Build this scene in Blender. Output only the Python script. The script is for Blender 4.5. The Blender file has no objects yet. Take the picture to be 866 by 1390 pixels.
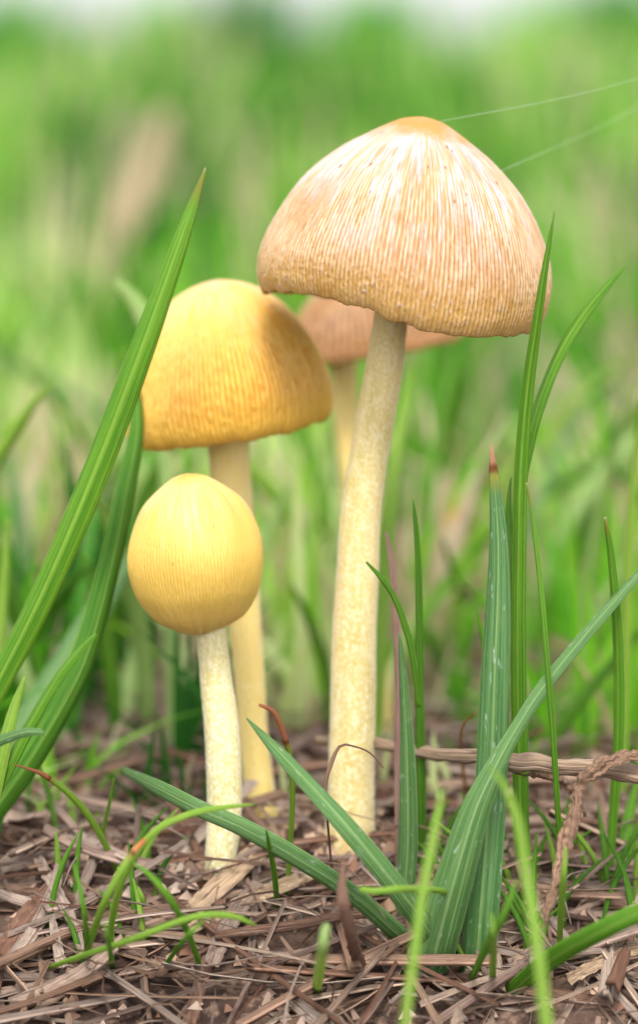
import bpy, math, random
import numpy as np
from mathutils import Vector

random.seed(11)
rng = np.random.default_rng(11)
R = math.radians
scene = bpy.context.scene
col = scene.collection

# ------------------------------------------------------------------ camera
F = 3900.0            # focal length in pixels of the 866 x 1390 picture
CX, CY = 433.0, 695.0
PITCH = math.atan((CY - 60.0) / F)      # horizon near the top of the picture
CAM = np.array([0.0, 0.0, 0.113])
cam_data = bpy.data.cameras.new("camera")
cam = bpy.data.objects.new("camera", cam_data)
col.objects.link(cam)
cam.location = CAM
cam.rotation_euler = (math.pi / 2 - PITCH, 0, 0)
cam_data.sensor_fit = 'VERTICAL'
cam_data.sensor_height = 36.0
cam_data.lens = F / 1390.0 * 36.0
cam_data.clip_start = 0.005
cam_data.clip_end = 2000.0
cam_data.dof.use_dof = True
cam_data.dof.focus_distance = 0.3815
APERTURE = 0.0104      # diameter in metres
cam_data.dof.aperture_fstop = cam_data.lens * 0.001 / APERTURE
scene.camera = cam

# ------------------------------------------------------------------ light
SUN_EL, SUN_AZ = 60.0, 180.0     # azimuth: degrees clockwise from +Y (view direction)
world = bpy.data.worlds.new("World")
scene.world = world
world.use_nodes = True
wn, wl = world.node_tree.nodes, world.node_tree.links
wn.clear()
sky = wn.new("ShaderNodeTexSky")
sky.sky_type = 'NISHITA'
sky.sun_disc = False
sky.sun_elevation = R(SUN_EL)
sky.sun_rotation = R(SUN_AZ)
sky.air_density = 1.0
sky.dust_density = 2.0
sky.ozone_density = 1.0
hsv = wn.new("ShaderNodeHueSaturation")
hsv.inputs["Saturation"].default_value = 0.15
bg = wn.new("ShaderNodeBackground")
bg.inputs["Strength"].default_value = 0.15
wo = wn.new("ShaderNodeOutputWorld")
wl.new(sky.outputs[0], hsv.inputs["Color"])
wl.new(hsv.outputs[0], bg.inputs["Color"])
wl.new(bg.outputs[0], wo.inputs["Surface"])

sun_data = bpy.data.lights.new("sun", 'SUN')
sun_data.energy = 1.3
sun_data.angle = R(18)
sun_data.color = (1.0, 0.95, 0.88)
sun = bpy.data.objects.new("sun", sun_data)
col.objects.link(sun)
sd = Vector((math.sin(R(SUN_AZ)) * math.cos(R(SUN_EL)), math.cos(R(SUN_AZ)) * math.cos(R(SUN_EL)), math.sin(R(SUN_EL))))
sun.rotation_euler = sd.to_track_quat('Z', 'Y').to_euler()

scene.view_settings.view_transform = 'Standard'
scene.view_settings.look = 'None'
scene.view_settings.gamma = 1.0
scene.view_settings.exposure = 1.5
scene.view_settings.use_curve_mapping = False
scene.cycles.max_bounces = 10
scene.cycles.transmission_bounces = 6
scene.cycles.use_denoising = True

# ------------------------------------------------------------------ maths helpers
FW = np.array([0, math.cos(PITCH), -math.sin(PITCH)])
RT = np.array([1.0, 0, 0])
UP = np.array([0, math.sin(PITCH), math.cos(PITCH)])


def ray(px, py):
    return FW + RT * (px - CX) / F + UP * (CY - py) / F


def at(px, py, d):
    return CAM + d * ray(px, py)


def _h(ix, iy, iz, s):
    n = (ix * 374761393 + iy * 668265263 + iz * 2147483647 + s * 974634777) & 0xFFFFFFFF
    n = ((n ^ (n >> 13)) * 1274126177) & 0xFFFFFFFF
    n = n ^ (n >> 16)
    return (n & 0xFFFFFF) / float(0xFFFFFF)


def noise(x, y, z=0.0, s=0):
    x, y, z = np.broadcast_arrays(np.asarray(x, float), np.asarray(y, float), np.asarray(z, float))
    ix, iy, iz = np.floor(x).astype(np.int64), np.floor(y).astype(np.int64), np.floor(z).astype(np.int64)
    fx, fy, fz = x - ix, y - iy, z - iz
    fx, fy, fz = [f * f * (3 - 2 * f) for f in (fx, fy, fz)]
    r = 0
    for a in (0, 1):
        for b in (0, 1):
            for c in (0, 1):
                r = r + _h(ix + a, iy + b, iz + c, s) * (fx if a else 1 - fx) * (fy if b else 1 - fy) * (fz if c else 1 - fz)
    return r


def sstep(a, b, x):
    t = np.clip((np.asarray(x, float) - a) / (b - a), 0, 1)
    return t * t * (3 - 2 * t)


def ground_z(x, y):
    x, y = np.asarray(x, float), np.asarray(y, float)
    t = np.clip((0.384 - y) / 0.07, 0, 1.6)
    z = -0.040 * (1 - np.exp(-t * 1.15))           # the litter mound falls away towards the viewer
    near = 1 - sstep(0.8, 2.0, y)
    z = z + near * 0.0045 * (noise(x * 38, y * 38, 0, 3) - 0.5) + near * 0.0022 * (noise(x * 140, y * 140, 0, 4) - 0.5)
    z = z + sstep(0.8, 3.0, y) * 0.03 * (noise(x * 2.2, y * 1.2, 0, 5) - 0.5)
    return z


def ground_hit(px, py):
    r = ray(px, py)
    d = np.linspace(0.25, 1.5, 6000)
    p = CAM[None] + d[:, None] * r[None]
    below = p[:, 2] < ground_z(p[:, 0], p[:, 1])
    k = int(np.argmax(below)) if below.any() else len(d) - 1
    return float(d[k])


def spline(pts, n):
    """Catmull-Rom through rows of pts, n samples at even chord length."""
    P = np.asarray(pts, float)
    P = np.vstack([2 * P[0] - P[1], P, 2 * P[-1] - P[-2]])
    out = []
    for i in range(1, len(P) - 2):
        for t in np.linspace(0, 1, 24, endpoint=False):
            a, b, c, d = P[i - 1], P[i], P[i + 1], P[i + 2]
            out.append(0.5 * ((2 * b) + (-a + c) * t + (2 * a - 5 * b + 4 * c - d) * t * t + (-a + 3 * b - 3 * c + d) * t ** 3))
    out.append(P[-2])
    out = np.array(out)
    s = np.concatenate([[0], np.cumsum(np.linalg.norm(np.diff(out[:, :3], axis=0), axis=1))])
    q = np.linspace(0, s[-1], n)
    return np.stack([np.interp(q, s, out[:, k]) for k in range(out.shape[1])], 1)


def norm(v):
    return v / np.maximum(np.linalg.norm(v, axis=-1, keepdims=True), 1e-12)


# ------------------------------------------------------------------ mesh helpers
def mesh_from(name, V, faces, uv=None, attrs=None, mat=None, smooth=True):
    me = bpy.data.meshes.new(name)
    me.from_pydata([tuple(map(float, v)) for v in V] if not isinstance(V, np.ndarray) else V.tolist(), [],
                   faces.tolist() if isinstance(faces, np.ndarray) else faces)
    if smooth:
        me.polygons.foreach_set("use_smooth", [True] * len(me.polygons))
    if uv is not None:
        l = me.uv_layers.new(name="UVMap")
        idx = np.empty(len(me.loops), dtype=np.int32)
        me.loops.foreach_get("vertex_index", idx)
        l.data.foreach_set("uv", np.asarray(uv, np.float32)[idx].ravel())
    for k, a in (attrs or {}).items():
        at_ = me.attributes.new(k, 'FLOAT', 'POINT')
        at_.data.foreach_set("value", np.asarray(a, np.float32).ravel())
    if mat:
        me.materials.append(mat)
    me.update()
    return me


def link(name, me, parent=None, origin=None):
    o = bpy.data.objects.new(name, me)
    col.objects.link(o)
    if parent is not None:
        o.parent = parent
    return o


def recentre(me, origin):
    co = np.empty(len(me.vertices) * 3, np.float32)
    me.vertices.foreach_get("co", co)
    co = co.reshape(-1, 3) - np.asarray(origin, np.float32)
    me.vertices.foreach_set("co", co.ravel())
    me.update()


def tag(o, label, cat, group=None):
    o["label"] = label
    o["category"] = cat
    if group:
        o["group"] = group
    return o


def empty(name, loc):
    o = bpy.data.objects.new(name, None)
    o.empty_display_size = 0.005
    o.location = loc
    col.objects.link(o)
    return o


def grid_faces(nr, ns, closed, flip=False):
    i, j = np.meshgrid(np.arange(nr - 1), np.arange(ns if closed else ns - 1), indexing='ij')
    j2 = (j + 1) % ns
    f = np.stack([i * ns + j, i * ns + j2, (i + 1) * ns + j2, (i + 1) * ns + j], -1).reshape(-1, 4)
    return f[:, ::-1] if flip else f


def frames(P, up):
    T = norm(np.gradient(P, axis=0))
    N = norm(np.cross(T, np.asarray(up, float)[None].repeat(len(P), 0)))
    B = norm(np.cross(N, T))
    return T, N, B


# ------------------------------------------------------------------ node helpers
def new_mat(name):
    m = bpy.data.materials.new(name)
    m.use_nodes = True
    nt = m.node_tree
    nt.nodes.clear()
    return m, nt.nodes, nt.links


class NT:
    def __init__(s, name):
        s.m, s.n, s.l = new_mat(name)

    def node(s, t, **kw):
        n = s.n.new(t)
        for k, v in kw.items():
            setattr(n, k, v)
        return n

    def put(s, sock, v):
        if isinstance(v, bpy.types.NodeSocket):
            s.l.new(v, sock)
        elif isinstance(v, (tuple, list)) and len(v) == 3 and sock.type == 'RGBA':
            sock.default_value = (*v, 1)
        else:
            sock.default_value = v

    def attr(s, name):
        return s.node("ShaderNodeAttribute", attribute_name=name).outputs["Fac"]

    def math(s, op, a, b=0.0, c=None, clamp=False):
        n = s.node("ShaderNodeMath", operation=op, use_clamp=clamp)
        s.put(n.inputs[0], a)
        s.put(n.inputs[1], b)
        if c is not None:
            s.put(n.inputs[2], c)
        return n.outputs[0]

    def mix(s, fac, a, b, blend='MIX'):
        n = s.node("ShaderNodeMix", data_type='RGBA', blend_type=blend)
        s.put(n.inputs[0], fac)
        s.put(n.inputs[6], a)
        s.put(n.inputs[7], b)
        return n.outputs[2]

    def ss(s, x, a, b):
        n = s.node("ShaderNodeMapRange", interpolation_type='SMOOTHSTEP')
        s.put(n.inputs[0], x)
        n.inputs[1].default_value, n.inputs[2].default_value = a, b
        return n.outputs[0]

    def noise(s, vec, scale, detail=3.0, rough=0.55):
        n = s.node("ShaderNodeTexNoise")
        if vec is not None:
            s.l.new(vec, n.inputs["Vector"])
        n.inputs["Scale"].default_value = scale
        n.inputs["Detail"].default_value = detail
        n.inputs["Roughness"].default_value = rough
        return n.outputs["Fac"]

    def mapping(s, vec, scale):
        n = s.node("ShaderNodeMapping")
        s.l.new(vec, n.inputs[0])
        n.inputs["Scale"].default_value = scale
        return n.outputs[0]

    def bump(s, h, strength, dist):
        n = s.node("ShaderNodeBump")
        n.inputs["Strength"].default_value = strength
        n.inputs["Distance"].default_value = dist
        s.l.new(h, n.inputs["Height"])
        return n.outputs[0]

    def principled(s, color, rough=0.5, spec=0.4, normal=None, **kw):
        p = s.node("ShaderNodeBsdfPrincipled")
        s.put(p.inputs["Base Color"], color)
        s.put(p.inputs["Roughness"], rough)
        p.inputs["Specular IOR Level"].default_value = spec
        if normal is not None:
            s.l.new(normal, p.inputs["Normal"])
        for k, v in kw.items():
            s.put(p.inputs[k.replace("_", " ")], v)
        return p.outputs[0]

    def out(s, sh):
        o = s.node("ShaderNodeOutputMaterial")
        s.l.new(sh, o.inputs["Surface"])
        return s.m

    def leafy(s, color, rough, transl, normal=None, tcol=None, spec=0.4):
        p = s.principled(color, rough, spec, normal)
        t = s.node("ShaderNodeBsdfTranslucent")
        s.put(t.inputs["Color"], tcol if tcol is not None else color)
        mx = s.node("ShaderNodeMixShader")
        mx.inputs[0].default_value = transl
        s.l.new(p, mx.inputs[1])
        s.l.new(t.outputs[0], mx.inputs[2])
        return s.out(mx.outputs[0])


_mats = {}


def blade_mat(key, dark, light, rib=(0.30, 0.42, 0.12), tip=None, tip_from=0.95, rough=0.42, transl=0.35, bloom=0.0, stripes=9.0):
    """Grass blade: veins run along the blade (UV: u across, v root to tip)."""
    if key in _mats:
        return _mats[key]
    g = NT("grass_" + key)
    uv = g.node("ShaderNodeUVMap").outputs[0]
    info = g.node("ShaderNodeObjectInfo").outputs["Random"]
    sep = g.node("ShaderNodeSeparateXYZ")
    g.l.new(uv, sep.inputs[0])
    u, v = sep.outputs[0], sep.outputs[1]
    off = g.node("ShaderNodeCombineXYZ")
    g.put(off.inputs[2], g.math('MULTIPLY', info, 37.0))
    add = g.node("ShaderNodeVectorMath", operation='ADD')
    g.l.new(uv, add.inputs[0])
    g.l.new(off.outputs[0], add.inputs[1])
    vein = g.noise(g.mapping(add.outputs[0], (stripes, 1.2, 1.0)), 2.0, 2.0, 0.6)
    fine = g.noise(g.mapping(add.outputs[0], (34.0, 9.0, 1.0)), 2.0, 4.0, 0.7)
    blot = g.noise(g.mapping(add.outputs[0], (3.0, 14.0, 1.0)), 2.0, 4.0, 0.6)
    c = g.mix(g.ss(vein, 0.38, 0.64), dark, light)
    c = g.mix(g.math('MULTIPLY', g.ss(fine, 0.5, 0.72), 0.45), c, rib)
    c = g.mix(g.math('MULTIPLY', g.ss(fine, 0.46, 0.32), 0.45), c, dark)
    ln = g.math('ABSOLUTE', g.math('SINE', g.math('ADD', g.math('MULTIPLY', u, 3.14159 * (stripes + 2)), g.math('MULTIPLY', vein, 0.5))))
    c = g.mix(g.math('MULTIPLY', g.ss(ln, 0.30, 0.0), 0.5), c, tuple(0.55 * q for q in dark))
    dust = g.noise(g.mapping(add.outputs[0], (60.0, 160.0, 1.0)), 2.0, 2.0, 0.5)
    c = g.mix(g.math('MULTIPLY', g.ss(dust, 0.60, 0.72), 0.35), c, rib)
    d = g.math('ABSOLUTE', g.math('SUBTRACT', u, 0.5))
    c = g.mix(g.math('MULTIPLY', g.ss(d, 0.055, 0.02), 0.55), c, rib)           # midrib
    c = g.mix(g.math('MULTIPLY', g.ss(d, 0.46, 0.5), 0.55), c, rib)             # pale edge
    if bloom:
        c = g.mix(g.math('MULTIPLY', g.ss(blot, 0.60, 0.72), bloom), c, (0.55, 0.62, 0.58))
    c = g.mix(g.math('MULTIPLY', g.ss(blot, 0.42, 0.30), 0.25), c, (0.16, 0.20, 0.03))
    spots = g.noise(g.mapping(add.outputs[0], (4.0, 34.0, 1.0)), 2.0, 2.0, 0.5)
    c = g.mix(g.math('MULTIPLY', g.ss(spots, 0.72, 0.76), 0.7), c, (0.20, 0.10, 0.03))
    if tip:
        vv = g.math('ADD', v, g.math('MULTIPLY', g.math('SUBTRACT', fine, 0.5), 0.03))
        c = g.mix(g.ss(vv, tip_from - 0.05, tip_from - 0.01), c, (0.24, 0.26, 0.04))
        if tip[0] > 1.5 * tip[1]:
            c = g.mix(g.ss(vv, tip_from - 0.012, tip_from), c, (0.16, 0.05, 0.015))
        c = g.mix(g.ss(vv, tip_from + 0.004, tip_from + 0.016), c, tip)
    nrm = g.bump(g.math('ADD', g.math('ADD', vein, g.math('MULTIPLY', fine, 0.5)), g.math('MULTIPLY', ln, 0.4)), 0.6, 0.0003)
    r = g.math('ADD', rough, g.math('MULTIPLY', g.math('SUBTRACT', blot, 0.5), 0.3))
    tc = g.mix(1.0, c, (1.35, 1.25, 0.55), 'MULTIPLY')
    _mats[key] = g.leafy(c, r, transl, nrm, tc, 0.28)
    return _mats[key]


BROWN = (0.30, 0.13, 0.06)
M_BRIGHT = blade_mat("bright", (0.055, 0.21, 0.008), (0.17, 0.38, 0.022), rib=(0.34, 0.50, 0.10), transl=0.42, rough=0.48)
M_MID = blade_mat("mid", (0.04, 0.165, 0.008), (0.115, 0.30, 0.02), rib=(0.26, 0.43, 0.08), transl=0.4, rough=0.48)
M_LIME = blade_mat("lime", (0.17, 0.36, 0.03), (0.30, 0.46, 0.06), rib=(0.40, 0.50, 0.12))
M_PALE = blade_mat("pale", (0.26, 0.42, 0.12), (0.40, 0.54, 0.20), rib=(0.5, 0.6, 0.3), transl=0.45)
M_BLUE = blade_mat("blue", (0.062, 0.16, 0.04), (0.125, 0.245, 0.074), rib=(0.27, 0.40, 0.16), rough=0.55, transl=0.25, bloom=0.35, stripes=7.0)
M_BLUETIP = blade_mat("blue_browntip", (0.045, 0.14, 0.035), (0.10, 0.22, 0.07), rib=(0.24, 0.37, 0.12), tip=(0.42, 0.22, 0.12), tip_from=0.955, rough=0.5, transl=0.25, bloom=0.4, stripes=6.0)
M_TIPPED = blade_mat("tipped", (0.16, 0.32, 0.03), (0.28, 0.42, 0.05), tip=(0.36, 0.14, 0.07), tip_from=0.80)
M_TIPSHORT = blade_mat("tipshort", (0.16, 0.34, 0.03), (0.28, 0.44, 0.05), tip=(0.55, 0.22, 0.08), tip_from=0.93)
M_WHITETIP = blade_mat("whitetip", (0.06, 0.23, 0.008), (0.19, 0.40, 0.025), rib=(0.36, 0.52, 0.10), transl=0.42, rough=0.48, tip=(0.55, 0.50, 0.38), tip_from=0.988)


def dry_mat(name, a, b, c3, rough=0.65, extra=()):
    g = NT(name)
    uv = g.node("ShaderNodeUVMap").outputs[0]
    info = g.node("ShaderNodeObjectInfo").outputs["Random"]
    rnd = g.math('FRACT', g.math('ADD', g.attr("rnd"), g.math('MULTIPLY', info, 7.31)))
    off = g.node("ShaderNodeCombineXYZ")
    g.put(off.inputs[2], g.math('MULTIPLY', rnd, 53.0))
    add = g.node("ShaderNodeVectorMath", operation='ADD')
    g.l.new(uv, add.inputs[0])
    g.l.new(off.outputs[0], add.inputs[1])
    fib = g.noise(g.mapping(add.outputs[0], (9.0, 1.2, 1.0)), 2.0, 3.0, 0.65)
    blot = g.noise(g.mapping(add.outputs[0], (1.5, 5.0, 1.0)), 2.0, 4.0, 0.6)
    cr = g.node("ShaderNodeValToRGB")
    g.l.new(rnd, cr.inputs[0])
    els = cr.color_ramp.elements
    els[0].color = (*a, 1)
    els[1].color = (*b, 1)
    e = els.new(0.5)
    e.color = (*c3, 1)
    for p_, c_ in extra:
        e = els.new(p_)
        e.color = (*c_, 1)
    c = cr.outputs[0]
    c = g.mix(g.math('MULTIPLY', g.ss(fib, 0.52, 0.34), 0.65), c, (0.10, 0.055, 0.04))
    c = g.mix(g.math('MULTIPLY', g.ss(fib, 0.56, 0.72), 0.4), c, (0.58, 0.44, 0.34))
    c = g.mix(g.math('MULTIPLY', g.ss(blot, 0.42, 0.30), 0.55), c, (0.10, 0.05, 0.035))
    nrm = g.bump(fib, 1.0, 0.0008)
    return g.leafy(c, rough, 0.10, nrm, c, 0.25)


M_STRAW = dry_mat("dry_straw", (0.50, 0.33, 0.22), (0.13, 0.07, 0.05), (0.62, 0.46, 0.345), extra=((0.16, (0.20, 0.09, 0.055)), (0.33, (0.46, 0.29, 0.20)), (0.66, (0.33, 0.21, 0.165)), (0.82, (0.66, 0.52, 0.42))))
M_TWIG = dry_mat("dry_twig", (0.28, 0.19, 0.125), (0.27, 0.18, 0.12), (0.30, 0.21, 0.14))
M_DRYLEAF = dry_mat("dry_leaf", (0.30, 0.18, 0.11), (0.33, 0.20, 0.125), (0.32, 0.19, 0.12))
M_ORANGE = dry_mat("orange_leaf", (0.62, 0.28, 0.05), (0.62, 0.28, 0.05), (0.62, 0.28, 0.05))
M_REDTWIG = dry_mat("red_twig", (0.19, 0.105, 0.07), (0.24, 0.13, 0.09), (0.21, 0.115, 0.08))
M_MAUVE = dry_mat("mauve_stalk", (0.33, 0.18, 0.15), (0.33, 0.18, 0.15), (0.36, 0.20, 0.17))
M_TAN = dry_mat("tan_straw", (0.62, 0.44, 0.28), (0.66, 0.50, 0.34), (0.64, 0.46, 0.30))

# ------------------------------------------------------------------ ground
def ground_material():
    g = NT("litter_soil")
    geo = g.node("ShaderNodeNewGeometry").outputs["Position"]
    sep = g.node("ShaderNodeSeparateXYZ")
    g.l.new(geo, sep.inputs[0])
    n1 = g.noise(geo, 60.0, 5.0, 0.6)
    n2 = g.noise(geo, 420.0, 4.0, 0.65)
    c = g.mix(g.ss(n1, 0.35, 0.65), (0.028, 0.016, 0.012), (0.12, 0.075, 0.055))
    c = g.mix(g.ss(n2, 0.5, 0.7), c, (0.22, 0.14, 0.10))
    n3 = g.noise(geo, 3.0, 4.0, 0.6)
    lawn = g.mix(n3, (0.025, 0.07, 0.012), (0.08, 0.15, 0.035))
    far = g.ss(g.math('ADD', sep.outputs[1], g.math('MULTIPLY', n3, 0.4)), 0.75, 1.5)
    c = g.mix(far, c, lawn)
    nrm = g.bump(g.math('ADD', n1, n2), 0.9, 0.0015)
    return g.out(g.principled(c, 0.9, 0.2, nrm))


ys = np.concatenate([np.linspace(-0.6, 0.24, 22), np.linspace(0.25, 0.7, 230), 0.7 + np.geomspace(0.004, 260, 90)])
half = np.concatenate([np.linspace(0.0015, 0.13, 70), 0.13 + np.geomspace(0.003, 200, 45)])
xs = np.concatenate([-half[::-1], half])
GX, GY = np.meshgrid(xs, ys)
GZ = ground_z(GX, GY)
me = mesh_from("ground", np.stack([GX, GY, GZ], -1).reshape(-1, 3), grid_faces(len(ys), len(xs), False), mat=ground_material())
ground = link("ground", me)
ground["kind"] = "structure"
ground["label"] = "dark earth and litter under the mushrooms and grass"

# ------------------------------------------------------------------ mushrooms
def cap_mat(name, groove, ridge, apex, rim, apex_from, sss=0.25, rough=0.42, pale=(0.86, 0.78, 0.70)):
    g = NT(name)
    rib, h, st, sp, bd = (g.attr(k) for k in ("rib", "height", "streak", "speck", "bead"))
    c = g.mix(rib, groove, ridge)
    c = g.mix(st, c, pale)
    c = g.mix(g.math('MULTIPLY', g.attr("tan"), 0.7), c, groove)
    c = g.mix(g.math('MULTIPLY', g.ss(h, 0.34, 0.04), g.math('SUBTRACT', 0.85, g.math('MULTIPLY', rib, 0.45))), c, rim)
    c = g.mix(g.math('MULTIPLY', bd, 0.55), c, pale)
    tc = g.node("ShaderNodeTexCoord").outputs["Object"]
    an = g.noise(tc, 260.0, 4.0, 0.65)
    hh = g.math('ADD', h, g.math('MULTIPLY', g.math('SUBTRACT', an, 0.5), 0.16))
    hh = g.math('ADD', hh, g.math('MULTIPLY', g.math('SUBTRACT', rib, 0.5), -0.06))
    c = g.mix(g.math('MULTIPLY', g.ss(hh, apex_from - 0.01, apex_from + 0.09), 0.92), c, apex)
    c = g.mix(g.math('MULTIPLY', g.ss(an, 0.60, 0.72), 0.25), c, groove)
    c = g.mix(sp, c, (0.20, 0.07, 0.02))
    geo = g.node("ShaderNodeTexCoord").outputs["Object"]
    n = g.noise(geo, 1800.0, 3.0, 0.6)
    nrm = g.bump(n, 0.30, 0.0002)
    r = g.math('ADD', rough, g.math('MULTIPLY', n, 0.15))
    return g.out(g.principled(c, r, 0.5, nrm, Subsurface_Weight=sss, Subsurface_Radius=(1.0, 0.55, 0.18), Subsurface_Scale=0.0035))


def make_cap(parent, mat, base, axis, scale, prof, ribs, segs, rings, rim_lift=None, flare=0.0, tan_amt=0.25, lump_amt=0.035, amp=0.010, seed=0, streak_amt=0.6,
             closed_bottom=False, streak_lo=0.35, toward=None, rib_top=0.93, specks=0):
    """Bell-shaped cap. prof: (height, radius) outer profile from apex to rim, in units of scale; base: rim-centre point."""
    ax = norm(np.asarray(axis, float))
    side = norm(np.cross(np.array([0, 1.0, 0]), ax))     # points to +x
    dep = np.cross(ax, side)                             # away from the viewer
    P = spline([(r, h, 0) for h, r in prof], rings)
    rr, hh = np.clip(P[:, 0], 0, None), P[:, 1]
    hmax, hmin = hh.max(), hh.min()
    t = (hh - hmin) / (hmax - hmin)
    th = np.linspace(0, 2 * math.pi, segs, endpoint=False)
    T, TH = np.meshgrid(t, th, indexing='ij')
    RR, HH = np.meshgrid(rr, th, indexing='ij')[0], np.meshgrid(hh, th, indexing='ij')[0]
    cx, cy = np.cos(TH), np.sin(TH)
    # radial ribs, wandering a little and broken up
    wob = (noise(cx * 3, cy * 3, T * 2, seed) - 0.5) * 2.5 + (noise(cx * 14, cy * 14, T * 4, seed + 1) - 0.5) * 1.0
    ph = TH * ribs + wob * 1.6
    rib = 0.5 + 0.5 * np.cos(ph)
    brk = noise(cx * ribs / 4, cy * ribs / 4, T * 13, seed + 2)
    brk2 = noise(cx * ribs / 2.5, cy * ribs / 2.5, T * 26, seed + 3)
    stip = noise(cx * ribs / 2.0, cy * ribs / 2.0, T * 80, seed + 4)
    fade = sstep(rib_top, rib_top - 0.5, T) * (0.55 + 0.45 * sstep(0.02, 0.12, T))
    rib = np.clip(rib * (0.40 + 1.0 * brk) + (brk2 - 0.5) * 0.7 + (stip - 0.5) * (0.25 + 0.5 * sstep(0.35, 0.05, T)) + 0.08, 0, 1)
    lump = noise(cx * 2.2, cy * 2.2, T * 2.5, seed + 5) - 0.5
    fine = noise(cx * 60, cy * 60, T * 60, seed + 6) - 0.5
    bead_n = noise(cx * 60, cy * 60, T * 46, seed + 7)
    bead = 0.7 * sstep(0.74, 0.84, bead_n) * sstep(0.55, 0.10, T)
    disp = amp * (rib - 0.5) * fade + lump_amt * lump * sstep(0, 0.3, 1 - np.abs(T - 0.5)) + 0.004 * fine + 0.005 * bead
    # streaks of pale bloom running down from the apex
    big = noise(cx * 2.5, cy * 2.5, T * 3.0, seed + 8)
    mid = noise(cx * 22, cy * 22, T * 5, seed + 9)
    finer = noise(cx * 75, cy * 75, T * 11, seed + 10)
    streak = sstep(0.46, 0.70, big * 0.30 + mid * 0.38 + finer * 0.42 + 0.16 * (sstep(streak_lo, 0.9, T) - 0.5)) * sstep(streak_lo - 0.25, streak_lo + 0.25, T) * streak_amt
    speck = np.zeros_like(T)
    tan = sstep(0.53, 0.66, noise(cx * 3.3, cy * 3.3, T * 4, seed + 13) * 0.40 + noise(cx * 16, cy * 16, T * 6, seed + 14) * 0.22 + noise(cx * 70, cy * 70, T * 16, seed + 15) * 0.42) * sstep(0.97, 0.85, T)
    lift = np.interp(np.mod(TH, 2 * math.pi), *rim_lift, period=2 * math.pi) if rim_lift is not None else 0 * TH
    edge = (noise(cx * 9, cy * 9, 0, seed + 11) - 0.5) * 0.03 + (noise(cx * 40, cy * 40, 0, seed + 12) - 0.5) * 0.011
    HH = HH + (lift + edge) * sstep(0.5, 0.0, T)
    rad = RR * (1 + 0.018 * np.sin(2 * TH + seed) + 0.012 * np.sin(3 * TH + seed * 2)) + disp * np.sqrt(np.clip(RR, 0, 1))
    rad = rad * (1 + flare * np.clip(-cx, 0, 1) * sstep(0.45, 0.0, T))
    V = (np.asarray(base)[None, None] + scale * (rad[..., None] * (cx[..., None] * side + cy[..., None] * dep) + (HH + 0.25 * disp * (T > 0.3))[..., None] * ax))
    if specks:
        rs = np.random.default_rng(seed + 77)
        for _ in range(specks):
            a, q = rs.uniform(3.3, 6.1), rs.uniform(0.45, 0.98)
            dd = (np.angle(np.exp(1j * (TH - a))) * np.maximum(RR, 0.05)) ** 2 + ((T - q) * 0.9) ** 2
            speck = np.maximum(speck, sstep(0.011 ** 2 * rs.uniform(0.5, 1.6), 0, dd))
    Vo = V.reshape(-1, 3)
    n_out = len(Vo)
    faces = [grid_faces(rings, segs, True)]
    attrs = {"rib": rib * fade + (1 - fade) * 0.75, "height": T, "streak": streak, "speck": speck, "bead": bead, "tan": tan * tan_amt}
    allV = [Vo]
    # underside: lip, then the inner wall of the bell
    ninner = 14
    rimV = V[-1]
    rim_r, rim_h = rad[-1], HH[-1]
    q = np.linspace(0, 1, ninner)[1:]
    inner = []
    for s in q:
        if closed_bottom:
            r2, h2 = rim_r * (1 - 0.55 * s), rim_h + 0.05 * s
        else:
            r2 = rim_r * np.interp(s, [0, 0.12, 0.5, 1], [1, 0.955, 0.72, 0.16])
            h2 = rim_h + np.interp(s, [0, 0.12, 0.5, 1], [0, 0.03, 0.42, 0.62]) * (1 - rim_h * 0)
        inner.append(np.asarray(base) + scale * (r2[:, None] * (np.cos(th)[:, None] * side + np.sin(th)[:, None] * dep) + h2[:, None] * ax))
    inner = np.array(inner)
    allV.append(inner.reshape(-1, 3))
    f2 = grid_faces(ninner, segs, True) + (rings - 1) * segs
    faces.append(f2)
    k = (ninner - 1) * segs
    A = {}
    fill = {"rib": 0.5, "height": 0.25, "streak": 0, "speck": 0, "bead": 0, "tan": 0}
    for a, v in attrs.items():
        A[a] = np.concatenate([v.reshape(-1), np.full(k, fill[a])])
    V_all = np.concatenate(allV)
    me = mesh_from("cap", V_all - np.asarray(parent.location), np.concatenate(faces), attrs=A, mat=mat)
    cap = link("cap", me, parent)
    return cap, (ax, side, dep)


def make_gills(cap, parent, mat, base, fr, scale, count, rim_r=0.84):
    """Thin radial plates under the cap."""
    ax, side, dep = fr
    V, Fc = [], []
    for k in range(count):
        a = 2 * math.pi * k / count
        d = math.cos(a) * side + math.sin(a) * dep
        tn = -math.sin(a) * side + math.cos(a) * dep
        prof = [(rim_r, 0.16), (0.68, 0.40), (0.22, 0.58), (0.20, 0.22), (0.6, 0.14)]
        b0 = len(V)
        for s in (-1, 1):
            for r, h in prof:
                V.append(np.asarray(base) + scale * (r * d + h * ax + s * 0.006 * tn) - np.asarray(parent.location))
        Fc.append(tuple(b0 + i for i in range(5)))
        Fc.append(tuple(b0 + 5 + i for i in reversed(range(5))))
        for i in range(5):
            j = (i + 1) % 5
            Fc.append((b0 + j, b0 + i, b0 + 5 + i, b0 + 5 + j))
    o = link("gills", mesh_from("gills", V, Fc, mat=mat, smooth=False), cap)
    o["kind"] = "stuff"
    return o


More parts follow.
